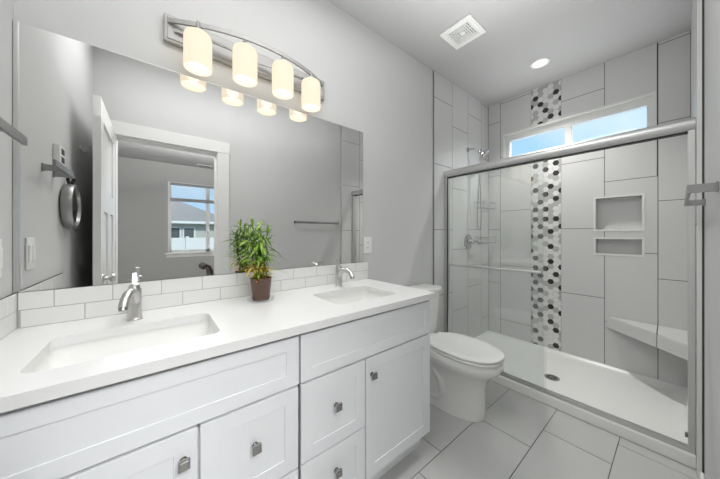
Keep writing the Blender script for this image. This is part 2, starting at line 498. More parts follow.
# door leaf, swung open along the left wall: panels recessed on both faces
dy0, dy1 = W + 0.025, W + 0.025 + 0.705
dxa, dxb = 0.090, 0.125
db = B()
st = 0.11
zz = [0.012, 0.25, 1.34, 1.47, 1.90, 2.018]
ym = (dy0 + dy1) / 2
db.box(dxa, dxb, dy0, dy0 + st, zz[0], zz[5]).box(dxa, dxb, dy1 - st, dy1, zz[0], zz[5])
db.box(dxa, dxb, dy0 + st, dy1 - st, zz[0], zz[1]).box(dxa, dxb, dy0 + st, dy1 - st, zz[2], zz[3]).box(dxa, dxb, dy0 + st, dy1 - st, zz[4], zz[5])
db.box(dxa, dxb, ym - 0.05, ym + 0.05, zz[1], zz[2])
door = struct(db.build('door_1', M['trim']), 'white panelled bathroom door standing open along the left wall', 'door')
for (ya, yb, za, zb) in ((dy0 + st, dy1 - st, zz[3], zz[4]), (dy0 + st, ym - 0.05, zz[1], zz[2]), (ym + 0.05, dy1 - st, zz[1], zz[2])):
    B().box(dxa + 0.011, dxb - 0.011, ya, yb, za, zb).build('door_panel', M['trim'], door)
hy = dy1 - 0.06; hz = 0.925
hb = B(); hb.lathe([(0.026, 0.0), (0.026, 0.008), (0.011, 0.010), (0.010, 0.026), (0.022, 0.034), (0.026, 0.046), (0.020, 0.056), (0.004, 0.060)], (dxb, hy, hz), 'x', 20)
hb.build('door_handle', M['nickel'], door, True)
for z in (0.2, 1.05, 1.83):
    B().tube([(dxb - 0.004, dy0 - 0.012, z), (dxb - 0.004, dy0 - 0.012, z + 0.09)], 0.007, 10).build('hinge', M['nickel'], door, True)

# ------------------------------------------------------------------ vanity cabinets
FY = -0.558         # face of doors and drawers
BY = -0.540
def front_panel(x0, x1, z0, z1, name, parent, rail=0.05):
    b = B(); bv = 0.0008
    b.box(x0, x0 + rail, FY, BY + 0.001, z0, z1, bev=bv).box(x1 - rail, x1, FY, BY + 0.001, z0, z1, bev=bv)
    b.box(x0 + rail - 0.002, x1 - rail + 0.002, FY, BY + 0.001, z0, z0 + rail, bev=bv).box(x0 + rail - 0.002, x1 - rail + 0.002, FY, BY + 0.001, z1 - rail, z1, bev=bv)
    b.box(x0 + rail - 0.004, x1 - rail + 0.004, FY + 0.0035, BY + 0.001, z0 + rail - 0.004, z1 - rail + 0.004)
    return b.build(name, M['cab'], parent)
def knob(x, z, parent):
    b = B(); b.tube([(x, FY, z), (x, FY - 0.016, z)], [0.0075, 0.006], 12)
    b.box(x - 0.014, x + 0.014, FY - 0.025, FY - 0.015, z - 0.014, z + 0.014, bev=0.002)
    b.box(x - 0.010, x + 0.010, FY - 0.0275, FY - 0.024, z - 0.010, z + 0.010, bev=0.001)
    b.lathe([(0.010, 0), (0.010, -0.002)], (x, FY, z), 'y', 16)
    return b.build('knob', M['knob'], parent)
def cabinet(x0, x1, door_x, drawer_x, door_left, label):
    t = thing('vanity_cabinet', ((x0 + x1) / 2, -0.28, 0.0), label, 'cabinet', 'vanity base cabinets')
    b = B()
    b.box(x0, x0 + 0.018, BY, -0.002, 0.115, 0.846).box(x1 - 0.018, x1, BY, -0.002, 0.115, 0.846)
    b.box(x0 + 0.018, x1 - 0.018, BY, -0.002, 0.115, 0.133)
    b.box(x0 + 0.018, x1 - 0.018, -0.016, -0.002, 0.133, 0.846)
    b.box(x0 + 0.018, x1 - 0.018, BY, BY + 0.02, 0.64, 0.672).box(x0 + 0.018, x1 - 0.018, BY, BY + 0.02, 0.815, 0.846)
    b.box(max(x0, drawer_x[0] - 0.02), drawer_x[0] + 0.01, BY, BY + 0.02, 0.133, 0.65).box(drawer_x[1] - 0.01, min(x1, drawer_x[1] + 0.02), BY, BY + 0.02, 0.133, 0.65)
    b.box(drawer_x[0], drawer_x[1], BY, BY + 0.02, 0.34, 0.38)
    b.build('body', M['cab'], t)
    B().box(x0 + 0.002, x1 - (0.002), -0.49, -0.475, 0.0, 0.116).box(x0, x0 + 0.018, -0.475, -0.002, 0.0, 0.116).box(x1 - 0.018, x1, -0.475, -0.002, 0.0, 0.116).build('toe_kick', M['cab'], t)
    front_panel(x0 + 0.003, x1 - 0.003, 0.659, 0.832, 'false_front', t, 0.045)
    d = front_panel(door_x[0], door_x[1], 0.118, 0.651, 'door', t, 0.055)
    knob(door_x[1] - 0.033 if door_left else door_x[0] + 0.033, 0.576, d)
    for za, zb in ((0.364, 0.651), (0.118, 0.357)):
        dr = front_panel(drawer_x[0], drawer_x[1], za, zb, 'drawer', t, 0.05)
        knob((drawer_x[0] + drawer_x[1]) / 2, za + (0.155 if za > 0.3 else 0.142), dr)
    return t
cabinet(0.003, 0.777, (0.006, 0.466), (0.473, 0.773), True, 'white vanity cabinet under the left sink, against the left wall')
cabinet(0.780, 1.551, (1.090, 1.548), (0.784, 1.084), False, 'white vanity cabinet under the right sink, beside the toilet')

# countertop with two rounded rectangular cut-outs
SINKS = [(0.335, -0.340, 0.415, 0.272), (1.205, -0.328, 0.375, 0.272)]
def rrect(cx, cy, w, h, r, n=6):
    pts = []
    for sx, sy, a0 in ((1, 1, 0), (-1, 1, 90), (-1, -1, 180), (1, -1, 270)):
        for k in range(n + 1):
            a = math.radians(a0 + 90 * k / n)
            pts.append((cx + sx * (w / 2 - r) + r * math.cos(a), cy + sy * (h / 2 - r) + r * math.sin(a)))
    return pts
CX0, CX1, CY0, CY1 = 0.001, 1.572, -0.580, -0.001
def counter_mesh():
    b = B(); bm = b.bm
    zt, zb = CT, 0.847
    def layer(z):
        out = [bm.verts.new((x, y, z)) for x, y in ((CX0, CY0), (CX1, CY0), (CX1, CY1), (CX0, CY1))]
        loops = [out]
        for s in SINKS:
            loops.append([bm.verts.new((x, y, z)) for x, y in rrect(*s, 0.03)])
        es = []
        for lp in loops:
            for i in range(len(lp)):
                es.append(bm.edges.new((lp[i], lp[(i + 1) % len(lp)])))
        bmesh.ops.triangle_fill(bm, use_beauty=True, use_dissolve=False, edges=es)
        return loops
    a = layer(zt); c = layer(zb)
    for la, lc in zip(a, c):
        for i in range(len(la)):
            j = (i + 1) % len(la)
            bm.faces.new((la[i], la[j], lc[j], lc[i]))
    return b
tag(counter_mesh().build('countertop', M['quartz']), 'long white quartz countertop with two undermount sinks', 'countertop')

def sink(s, label):
    cx, cy, w, h = s
    z = 0.8465
    prof = [(0.012, 0.0, 0.040), (0.004, 0.0, 0.036), (0.0035, -0.02, 0.036), (-0.006, -0.07, 0.045), (-0.03, -0.105, 0.06), (-0.075, -0.122, 0.06), (-0.12, -0.128, 0.03)]
    rings = []
    for grow, dz, r in prof:
        rings.append([Vector((x, y, z + dz)) for x, y in rrect(cx, cy, w + 2 * grow, h + 2 * grow, min(r, (h + 2 * grow) / 2 - 0.002), 6)])
    o = B().loft(rings, False, True).build('sink', M['porcelain'], None, True)
    tag(o, label, 'sink', 'undermount sinks')
    B().lathe([(0.022, 0.0), (0.022, 0.003), (0.012, 0.004), (0.012, 0.008), (0.004, 0.009)], (cx, cy, z - 0.128), 'z', 24).build('drain', M['chrome'], o, True)
    return o
sink(SINKS[0], 'left rectangular white undermount sink nearest the left wall')
sink(SINKS[1], 'right rectangular white undermount sink nearest the toilet')

# subway tile backsplash
def splash(axis, u0, u1, first, off):
    b = B(); th = 0.009
    def put(a, c, z0, z1, d0, d1, mi, bev=0):
        if axis == 'y': b.box(a, c, -d1, -d0, z0, z1, bev, mi)
        else: b.box(d0, d1, a, c, z0, z1, bev, mi)
    z0 = CT; hh = 0.0605
    put(u0, u1, z0, z0 + 2 * hh, 0.0005, 0.0075, 1)
    for r in range(2):
        x = u0 - (first if r == 0 else off); ln = 0.152
        while x < u1:
            a, c = max(x, u0), min(x + ln, u1)
            if c - a > 0.006:
                put(a + 0.0012, c - 0.0012, z0 + r * hh + 0.0014, z0 + (r + 1) * hh - (0.0012 if r == 0 else 0), 0.0005, th, 0, 0.0012)
            x += ln
    return b
tag(splash('y', 0.010, 1.574, 0.147, 0.071).build('backsplash', [M['subway'], M['lgrout']]), 'two rows of white subway tile along the mirror wall', 'backsplash')
tag(splash('x', -0.575, -0.0005, 0.04, 0.116).build('side_splash', [M['subway'], M['lgrout']]), 'short white subway tile splash on the left wall', 'backsplash')

# mirror
mt = thing('wall_mirror', (0.764, 0.0, 0.998), 'wide frameless wall mirror above the two sinks', 'mirror')
B().box(0.013, 1.527, -0.006, -0.001, 1.0005, 1.919).build('mirror_glass', M['mirror'], mt)
B().box(0.0015, 0.013, -0.013, -0.001, 1.0005, 1.919, bev=0.001).build('edge_channel', M['alum'], mt)
B().box(1.527, 1.5295, -0.0065, -0.001, 1.0005, 1.919).box(0.013, 1.527, -0.0063, -0.001, 1.919, 1.921).build('edge_trim', M['alum'], mt)

# ------------------------------------------------------------------ faucets
def faucet(x, y, label, sw=0.0):
    t = thing('faucet', (x, y, CT), label, 'faucet', 'sink faucets')
    b = B(); z = CT
    b.lathe([(0.0245, 0.0), (0.0245, 0.004), (0.0215, 0.007), (0.0205, 0.05), (0.0205, 0.112), (0.0185, 0.118), (0.010, 0.120)], (x, y, z), 'z', 24)
    b.build('body', M['nickel'], t, True)
    sp = [(x, y - 0.006, z + 0.070), (x, y - 0.028, z + 0.098), (x + sw * 0.3, y - 0.058, z + 0.112), (x + sw * 0.6, y - 0.094, z + 0.111), (x + sw * 0.85, y - 0.122, z + 0.098), (x + sw, y - 0.136, z + 0.076)]
    B().tube(sp, [0.017, 0.0165, 0.015, 0.014, 0.0135, 0.014], 14).build('spout', M['nickel'], t, True)
    B().tube([(x + sw, y - 0.136, z + 0.078), (x + sw, y - 0.140, z + 0.068)], 0.0120, 14).build('aerator', M['barmetal'], t, True)
    l = B(); l.lathe([(0.0175, 0.120), (0.0150, 0.131), (0.008, 0.134)], (x, y, z), 'z', 18)
    l.bar([(x, y + 0.004, z + 0.126), (x, y + 0.010, z + 0.148), (x, y + 0.020, z + 0.172)], 0.013, 0.007, up=(0, -1, 0.3))
    l.build('handle', M['nickel'], t, True)
    B().tube([(x, y + 0.031, z), (x, y + 0.031, z + 0.045)], 0.003, 8).tube([(x, y + 0.031, z + 0.045), (x, y + 0.031, z + 0.054)], 0.0055, 10).build('lift_rod', M['nickel'], t, True)
    return t
faucet(0.313, -0.128, 'nickel single-handle faucet at the left sink, in front of the door reflection', -0.022)
faucet(1.245, -0.118, 'nickel single-handle faucet at the right sink, right of the potted plant')

# ------------------------------------------------------------------ vanity light
vl = thing('vanity_light', (0.80, 0.0, 2.09), 'four-light nickel wall fixture with curved bar and opal glass shades', 'wall light')
B().box(0.402, 1.204, -0.022, -0.001, 2.036, 2.156, bev=0.006).box(0.414, 1.192, -0.026, -0.02, 2.048, 2.144, bev=0.003).build('back_plate', M['plate'], vl)
def arc_pt(x, off=0.0):
    u = (x - 0.80) / 0.385
    return Vector((x, -0.026 - 0.112 * (1 - u * u) + off, 2.122))
ab = B(); ab.bar([arc_pt(0.418 + 0.764 * k / 28) for k in range(29)], 0.009, 0.019)
ab.build('curved_bar', M['plate'], vl)
ib = B(); ib.bar([(0.44, -0.030, 2.088), (0.56, -0.058, 2.088), (0.68, -0.060, 2.088), (0.80, -0.045, 2.088), (0.92, -0.060, 2.088), (1.04, -0.058, 2.088), (1.16, -0.030, 2.088)], 0.006, 0.012)
ib.build('inner_bar', M['plate'], vl)
SH = [(0.521, -0.090), (0.706, -0.128), (0.890, -0.128), (1.072, -0.090)]
for (x, y) in SH:
    r = 0.054
    pz0, pz1 = 1.921, 2.076
    prof = [(r, pz0), (r, pz1 - 0.022), (r * 0.93, pz1 - 0.009), (r * 0.72, pz1 - 0.001), (0.018, pz1), (0.018, pz1 - 0.004), (r * 0.70, pz1 - 0.005), (r - 0.004, pz1 - 0.024), (r - 0.004, pz0), (r, pz0)]
    s = B().lathe(prof, (x, y, 0), 'z', 36, cap0=False, cap1=False).build('lamp_shade', M['shade'], vl, True)
    B().lathe([(0.010, 2.060), (0.018, 2.048), (0.024, 2.025), (0.020, 2.006), (0.008, 1.996)], (x, y, 0), 'z', 20).build('bulb', M['lamp'], s, True)
    cbm = B(); cbm.lathe([(0.021, 2.074), (0.021, 2.088), (0.010, 2.100), (0.007, 2.104), (0.007, 2.128), (0.004, 2.132)], (x, y, 0), 'z', 18)
    cbm.tube([(x, y, 2.12), (x, arc_pt(x).y, 2.12)], 0.005, 8)
    cbm.build('shade_holder', M['nickel'], vl, True)
    add_light('vanity_bulb_light', 'POINT', (x, y, 1.975), BULB_POWER, (1.0, 0.93, 0.82), shadow_soft_size=0.03)

# ------------------------------------------------------------------ ceiling fittings
dl = thing('recessed_downlight', (3.002, -0.652, H), 'round lit recessed downlight in the ceiling over the shower', 'ceiling light')
B().lathe([(0.072, H - 0.0005), (0.070, H - 0.006), (0.056, H - 0.008), (0.052, H - 0.002)], (3.002, -0.652, 0), 'z', 40, cap0=False, cap1=False).build('trim_ring', M['plastic'], dl, True)
B().lathe([(0.053, H - 0.003), (0.053, H - 0.001)], (3.002, -0.652, 0), 'z', 40).build('lens', M['lamp'], dl)

ev = thing('exhaust_fan_grille', (2.150, -0.410, H), 'square white slotted exhaust fan grille on the ceiling', 'vent')
cx, cy, hw = 2.150, -0.410, 0.118
g = B()
def ring(b, a, w, z0, z1, mi=0, bev=0.0):
    b.box(cx - a, cx + a, cy - a, cy - a + w, z0, z1, bev, mi).box(cx - a, cx + a, cy + a - w, cy + a, z0, z1, bev, mi)
    b.box(cx - a, cx - a + w, cy - a + w, cy + a - w, z0, z1, bev, mi).box(cx + a - w, cx + a, cy - a + w, cy + a - w, z0, z1, bev, mi)
ring(g, hw, 0.036, H - 0.016, H - 0.0005, 0, 0.003)
g.build('grille_frame', M['plastic'], ev)
sl = B()
for k in range(5):
    ring(sl, 0.080 - k * 0.0155, 0.0080, H - 0.013, H - 0.004)
sl.box(cx - 0.012, cx + 0.012, cy - 0.012, cy + 0.012, H - 0.014, H - 0.004)
sl.box(cx - 0.08, cx + 0.08, cy - 0.002, cy + 0.002, H - 0.010, H - 0.004).box(cx - 0.002, cx + 0.002, cy - 0.08, cy + 0.08, H - 0.010, H - 0.004)
sl.build('slats', M['plastic'], ev)
B().box(cx - 0.085, cx + 0.085, cy - 0.085, cy + 0.085, H - 0.003, H - 0.0005).build('fan_cavity', mat('vent_cavity', srgb(48, 48, 48), 0.9), ev)

# ------------------------------------------------------------------ outlet and switch
ou = thing('wall_outlet', (1.573, 0, 1.118), 'white electrical outlet at the right end of the mirror', 'outlet')
B().box(1.536, 1.610, -0.006, -0.0005, 1.060, 1.176, bev=0.002).build('cover_plate', M['plastic'], ou)
for z in (1.100, 1.136):
    r_ = B().box(1.556, 1.590, -0.009, -0.0055, z - 0.015, z + 0.015, bev=0.001).build('socket', M['plastic'], ou)
    for x, hz in ((1.567, 0.005), (1.578, 0.004)):
        B().box(x - 0.001, x + 0.001, -0.0095, -0.0085, z - hz, z + hz).build('slot', M['dark'], r_)
sw = thing('light_switch', (0, -0.146, 1.12), 'white double rocker switch plate on the left wall, seen in the mirror', 'switch')
B().box(0.0005, 0.006, -0.186, -0.106, 1.064, 1.184, bev=0.002).build('cover_plate', M['plastic'], sw)
for y in (-0.164, -0.128):
    B().box(0.0055, 0.010, y - 0.014, y + 0.014, 1.092, 1.156, bev=0.002).build('rocker', M['plastic'], sw)

# ------------------------------------------------------------------ towel bars
def towel_bar_y(label):
    t = thing('towel_bar', (0.0, -0.30, 1.482), label, 'towel bar', 'square towel bars')
    B().box(0.057, 0.067, -0.456, -0.154, 1.469, 1.495, bev=0.0012).build('bar', M['barmetal'], t)
    for y in (-0.445, -0.292):
        B().box(0.006, 0.058, y - 0.006, y + 0.006, 1.469, 1.495, bev=0.0012).build('post', M['barmetal'], t)
        B().box(0.0005, 0.007, y - 0.009, y + 0.009, 1.465, 1.499, bev=0.002).build('wall_plate', M['barmetal'], t)
towel_bar_y('short square hand towel bar on the left wall beside the mirror')
tb = thing('towel_bar', (1.98, W, 1.34), 'long square towel bar on the wall beside the shower opening', 'towel bar', 'square towel bars')
B().box(1.676, 2.285, -1.436, -1.428, 1.326, 1.352, bev=0.001).build('bar', M['barmetal'], tb)
for x in (1.682, 2.279):
    B().box(x - 0.006, x + 0.006, W + 0.006, -1.435, 1.326, 1.352, bev=0.001).build('post', M['barmetal'], tb)
    B().box(x - 0.008, x + 0.008, W + 0.0005, W + 0.007, 1.323, 1.355, bev=0.002).build('wall_plate', M['barmetal'], tb)

# round hanging mirror, robe hook, small holder on the left wall
MY, MZ = -0.645, 1.345
rm = thing('round_mirror', (0.0, MY, MZ), 'small round silver-rimmed mirror hanging by a black strap on the left wall', 'mirror')
B().lathe([(0.090, 0.006), (0.116, 0.006), (0.120, 0.012), (0.120, 0.040), (0.117, 0.045), (0.100, 0.045), (0.098, 0.040), (0.098, 0.012)], (0, MY, MZ), 'x', 44, cap0=True, cap1=False).build('rim', M['barmetal'], rm, True)
B().lathe([(0.099, 0.030), (0.099, 0.038)], (0, MY, MZ), 'x', 44).build('mirror_face', M['mirror'], rm)
B().bar([(0.026, MY, MZ + 0.118), (0.034, MY + 0.006, MZ + 0.145), (0.020, MY, MZ + 0.178), (0.010, MY - 0.006, MZ + 0.145), (0.018, MY, MZ + 0.119)], 0.014, 0.004, up=(0, 1, 0)).tube([(0.0005, MY, MZ + 0.172), (0.030, MY, MZ + 0.172)], 0.005, 8).build('strap', M['dark'], rm)
hl = thing('card_holder', (0.0, -0.49, 1.52), 'small white upright wall holder with dark slots behind the short towel bar', 'wall holder')
B().box(0.0005, 0.022, -0.535, -0.440, 1.530, 1.625, bev=0.003).build('case', M['plastic'], hl)
for z in (1.545, 1.585):
    B().box(0.0205, 0.0235, -0.520, -0.470, z, z + 0.028, bev=0.001).build('slot', M['dark'], hl)
rh = thing('robe_hook', (0.0, -1.02, 1.75), 'small dark robe hook on the left wall behind the open door', 'hook')
B().lathe([(0.020, 0.0005), (0.020, 0.006), (0.010, 0.008)], (0, -1.02, 1.75), 'x', 20).build('rosette', M['nickel'], rh, True)
B().tube([(0.006, -1.02, 1.75), (0.030, -1.02, 1.748), (0.040, -1.02, 1.757), (0.042, -1.02, 1.772)], 0.0055, 10).tube([(0.010, -1.02, 1.745), (0.024, -1.02, 1.73), (0.034, -1.02, 1.735)], 0.005, 10).build('prong', M['nickel'], rh, True)

# ------------------------------------------------------------------ potted plant
PX, PY = 0.772, -0.150
ds = B().lathe([(0.050, 0.0), (0.060, 0.002), (0.063, 0.014), (0.060, 0.015), (0.056, 0.006), (0.0, 0.005)], (PX, PY, CT + 0.0005), 'z', 36, cap0=True, cap1=False).build('glass_saucer', M['dish'], None, True)
tag(ds, 'clear glass saucer under the brown plant pot', 'saucer')
pl = thing('potted_bamboo', (PX, PY, CT), 'leafy green bamboo plant in a brown pot on the counter', 'plant')
zb = CT + 0.007
po = B().lathe([(0.036, 0.0), (0.040, 0.006), (0.0455, 0.060), (0.0485, 0.098), (0.0500, 0.104), (0.0470, 0.105), (0.0445, 0.096), (0.0, 0.092)], (PX, PY, zb), 'z', 36, cap1=False).build('pot', M['pot'], pl, True)
B().lathe([(0.0445, 0.093), (0.03, 0.097), (0.0, 0.098)], (PX, PY, zb), 'z', 24, cap1=False, cap0=False).build('soil', M['soil'], po, True)
rnd = random.Random(21)
def leaf(b, base, dirv, ln, wd, droop, mi=0):
    d = Vector(dirv).normalized(); side = d.cross(Vector((0, 0, 1)))
    side = side.normalized() if side.length > 0.05 else Vector((1, 0, 0))
    side = (side + Vector((0, 0, 0.5 * (rnd.random() - .5)))).normalized()
    n = 6; rows_ = []
    for k in range(n + 1):
        u = k / n
        c = Vector(base) + d * ln * u + Vector((0, 0, -droop * ln * u * u))
        c.y = min(c.y, -0.014)
        w = wd * (math.sin(PI * min(1, u * 0.92 + 0.08)) ** 0.8) * (1 - 0.25 * u)
        rows_.append((b.bm.verts.new(c - side * w / 2), b.bm.verts.new(c + Vector((0, 0, -w * .12))), b.bm.verts.new(c + side * w / 2)))
    for a, c in zip(rows_, rows_[1:]):
        for i in range(2):
            f = b.bm.faces.new((a[i], a[i + 1], c[i + 1], c[i])); f.material_index = mi
ztop = [1.225, 1.20, 1.235, 1.185, 1.21, 1.16, 1.20]
for i in range(7):
    a = 2 * PI * i / 7 + 0.3; rr = 0.020 if i else 0.004
    b0 = Vector((PX + rr * math.cos(a), PY + rr * math.sin(a), zb + 0.085))
    tip = Vector((PX - 0.010 + 0.055 * math.cos(a) * (0.7 if i else 0.1), PY + 0.034 * math.sin(a), ztop[i]))
    pts = [b0.lerp(tip, k / 8) + Vector((0.006 * math.sin(k * 1.7 + i), 0.004 * math.cos(k * 2 + i), 0)) for k in range(9)]
    s = B().tube(pts, [0.0042 - 0.0003 * k for k in range(9)], 8).build('stalk', M['stalk'], pl, True)
    lb = B()
    for k in range(40):
        u = 0.14 + 0.86 * rnd.random(); p = b0.lerp(tip, u)
        an = rnd.random() * 2 * PI; el = rnd.uniform(-0.25, 0.9)
        low = u < 0.5
        ln = rnd.uniform(0.045, 0.10) * (1.0 if not low else 0.8)
        leaf(lb, p, (math.cos(an), math.sin(an) * 0.9, el), ln, rnd.uniform(0.010, 0.017), rnd.uniform(0.1, 0.6), 1 if (u < 0.42 and rnd.random() < 0.55) else 0)
    for k in range(3):
        an = rnd.random() * 2 * PI
        leaf(lb, tip, (0.5 * math.cos(an), 0.5 * math.sin(an), 1), rnd.uniform(0.05, 0.07), 0.010, 0.15, 0)
    lb.build('leaves', [M['leaf'], M['leafy']], s, True)
# long leaves reaching out to the sides
ll = B()
for (dx, dy, dz, ln, z) in ((-1, 0.1, 0.35, 0.13, 1.155), (-1, -0.2, 0.05, 0.12, 1.12), (1, -0.3, 0.1, 0.11, 1.10), (1, 0.2, -0.2, 0.10, 1.14), (-0.8, 0.2, -0.1, 0.11, 1.06), (0.9, -0.4, 0.1, 0.12, 1.03)):
    leaf(ll, (PX + 0.02 * dx, PY + 0.02 * dy, z), (dx, dy, dz), ln, 0.013, 0.45)
ll.build('long_leaves', M['leaf'], pl, True)
yb = B()
for k in range(38):
    an = rnd.random() * 2 * PI; r = rnd.uniform(0.0, 0.034)
    leaf(yb, (PX + r * math.cos(an), PY + r * math.sin(an), zb + 0.09 + rnd.random() * 0.03), (math.cos(an), math.sin(an), rnd.uniform(0.3, 1.2)), rnd.uniform(0.03, 0.05), rnd.uniform(0.010, 0.016), 0.4, 0 if k % 3 else 1)
yb.build('lower_leaves', [M['leafy'], M['orange']], pl, True)

# ------------------------------------------------------------------ toilet
TX = 2.025
to = thing('toilet', (TX, -0.36, 0.0), 'white two-piece toilet with closed lid between vanity and shower', 'toilet')
def egg(hw, yb_, yf, z, n=40, sq=2.3, mid=0.55):
    """elongated outline: back at yb_, front tip at yf (more negative)"""
    yc = yb_ + (yf - yb_) * mid; pts = []
    for k in range(n):
        a = 2 * PI * k / n; c, s = math.cos(a), math.sin(a)
        x = TX + hw * (abs(c) ** (2 / sq)) * (1 if c >= 0 else -1)
        ry = (yb_ - yc) if s > 0 else (yc - yf)
        e = 2 / (3.2 if s > 0 else 2.05)
        pts.append(Vector((x, yc + ry * (abs(s) ** e) * (1 if s >= 0 else -1), z)))
    return pts
bo = B()
bo.loft([egg(0.128, -0.04, -0.628, 0.0), egg(0.126, -0.04, -0.631, 0.03), egg(0.124, -0.045, -0.630, 0.08), egg(0.122, -0.05, -0.630, 0.15), egg(0.125, -0.06, -0.634, 0.21),
         egg(0.137, -0.09, -0.655, 0.265), egg(0.158, -0.12, -0.694, 0.305), egg(0.173, -0.14, -0.722, 0.330), egg(0.179, -0.14, -0.734, 0.352), egg(0.179, -0.14, -0.735, 0.385), egg(0.175, -0.14, -0.730, 0.398)])
bowl = bo.build('bowl', M['porcelain'], to, True)
# trapway moulding on both flanks and the deck under the tank
for sx in (-1, 1):
    X = TX + sx * 0.098
    B().tube([(X - sx * .01, -0.20, 0.30), (X, -0.26, 0.30), (X + sx * .006, -0.33, 0.27), (X + sx * .008, -0.385, 0.20), (X + sx * .006, -0.40, 0.12), (X + sx * .004, -0.36, 0.065), (X, -0.27, 0.05), (X - sx * .006, -0.18, 0.06)],
             [0.03, 0.034, 0.036, 0.034, 0.03, 0.03, 0.03, 0.024], 16).build('trapway', M['porcelain'], bowl, True)
B().box(TX - 0.118, TX + 0.118, -0.243, -0.03, 0.33, 0.403, bev=0.012, seg=3).build('deck', M['porcelain'], bowl, True)
B().loft([egg(0.176, -0.255, -0.733, 0.4), egg(0.180, -0.25, -0.737, 0.404), egg(0.180, -0.25, -0.737, 0.412), egg(0.176, -0.255, -0.733, 0.416)]).build('seat', M['plastic'], to, True)
B().loft([egg(0.174, -0.245, -0.731, 0.4185), egg(0.179, -0.24, -0.737, 0.423), egg(0.178, -0.24, -0.736, 0.431), egg(0.168, -0.25, -0.722, 0.438), egg(0.135, -0.28, -0.68, 0.4425), egg(0.06, -0.36, -0.58, 0.444)]).build('lid', M['plastic'], to, True)
for sx in (-1, 1):
    B().tube([(TX + sx * 0.075 - 0.018, -0.245, 0.424), (TX + sx * 0.075 + 0.018, -0.245, 0.424)], 0.011, 12).build('hinge', M['plastic'], to, True)
def rr_ring(hw, y0, y1, z, r=0.03):
    return [Vector((x, y, z)) for x, y in rrect(TX, (y0 + y1) / 2, 2 * hw, abs(y1 - y0), r, 6)]
ta = B(); ta.loft([rr_ring(0.150, -0.022, -0.165, 0.4035, 0.03), rr_ring(0.160, -0.020, -0.176, 0.43, 0.03), rr_ring(0.180, -0.018, -0.196, 0.735, 0.035)])
tank = ta.build('tank', M['porcelain'], to, True)
B().loft([rr_ring(0.184, -0.014, -0.202, 0.735, 0.036), rr_ring(0.192, -0.012, -0.209, 0.741, 0.04), rr_ring(0.192, -0.012, -0.209, 0.760, 0.04), rr_ring(0.186, -0.016, -0.203, 0.768, 0.04), rr_ring(0.16, -0.04, -0.18, 0.771, 0.04)]).build('tank_lid', M['porcelain'], to, True)
lv = B(); lv.lathe([(0.012, 0.0), (0.012, -0.010), (0.006, -0.012)], (TX - 0.12, -0.192, 0.665), 'y', 14); lv.tube([(TX - 0.12, -0.206, 0.665), (TX - 0.06, -0.208, 0.655)], 0.005, 10)
lv.build('flush_lever', M['chrome'], to, True)

# ------------------------------------------------------------------ shower pan, bench, enclosure
X0 = 2.517
pn = thing('shower_pan', (2.98, -0.74, 0.0), 'white shower pan with a low curb and a round drain', 'shower pan')
pb = B()
y0, y1 = TR + 0.001, -0.0115
pb.loft([[Vector((x, y, z)) for x, z in ((X0, 0.0), (X0, 0.060), (X0 + 0.003, 0.066), (X0 + 0.009, 0.068), (X0 + 0.085, 0.068), (X0 + 0.085, 0.0))] for y in (y0, y1)])
pb.box(X0 + 0.04, L - 0.001, y0, y1, 0.0, 0.034)
# gentle cove along the three walls
for a, c, e, f in ((L - 0.07, L - 0.001, y0, y1),):
    pb.loft([[Vector((L - 0.001, y, 0.034)), Vector((L - 0.001, y, 0.062)), Vector((L - 0.012, y, 0.060)), Vector((L - 0.03, y, 0.045)), Vector((L - 0.07, y, 0.0345))] for y in (y0, y1)])
pb.loft([[Vector((x, y0, 0.034)), Vector((x, y0, 0.062)), Vector((x, y0 + .012, 0.060)), Vector((x, y0 + 0.03, 0.045)), Vector((x, y0 + 0.08, 0.0345))] for x in (X0 + 0.04, L - 0.001)])
pb.loft([[Vector((x, y1, 0.034)), Vector((x, y1, 0.062)), Vector((x, y1 - .012, 0.060)), Vector((x, y1 - 0.03, 0.045)), Vector((x, y1 - 0.07, 0.0345))] for x in (X0 + 0.04, L - 0.001)])
pb.build('basin', M['acrylic'], pn)
dr = B().lathe([(0.052, 0.0345), (0.052, 0.037), (0.040, 0.038), (0.0, 0.038)], (2.882, -0.768, 0), 'z', 32, cap1=False)
dr = dr.build('drain', mat('steel_drain', (0.45, 0.45, 0.45, 1), 0.35, metal=1.0), pn)
sl = B()
for k in range(8):
    a = 2 * PI * k / 8
    sl.box(2.882 + 0.026 * math.cos(a) - 0.006, 2.882 + 0.026 * math.cos(a) + 0.006, -0.768 + 0.026 * math.sin(a) - 0.006, -0.768 + 0.026 * math.sin(a) + 0.006, 0.0375, 0.0386)
sl.build('drain_holes', M['dark'], dr)

# corner bench
bn = thing('shower_bench', (3.30, -1.33, 0.39), 'tiled triangular corner bench in the shower below the niches', 'bench')
A_, B_, C_ = (L - 0.0005, -1.016), (L - 0.0005, TR + 0.0005), (3.008, TR + 0.0005)
def lerp2(p, q, t): return (p[0] + (q[0] - p[0]) * t, p[1] + (q[1] - p[1]) * t)
tj = (1.311 - 1.016) / (1.462 - 1.016)
Dm = lerp2(A_, C_, tj); Bm = (L - 0.0005, -1.311)
core = B(); core.prism([(A_[0], A_[1] - 0.012), B_, (C_[0] + 0.012, C_[1])], 0.395, 0.4850); core.build('core', M['grout'], bn)
tp = B(); g2 = 0.003
tp.prism([(A_[0] - 0.005, A_[1] - 0.016), (Bm[0] - 0.005, Bm[1] + g2), (Dm[0] + 0.009, Dm[1] + g2)], 0.478, 0.487)
tp.prism([(Bm[0] - 0.005, Bm[1] - g2), (B_[0] - 0.005, B_[1]), (C_[0] + 0.009, C_[1]), (Dm[0] + 0.009, Dm[1] - g2)], 0.478, 0.487)
tp.build('seat_tiles', M['tile'], bn)
nv = Vector((-(C_[1] - A_[1]), C_[0] - A_[0], 0)).normalized()
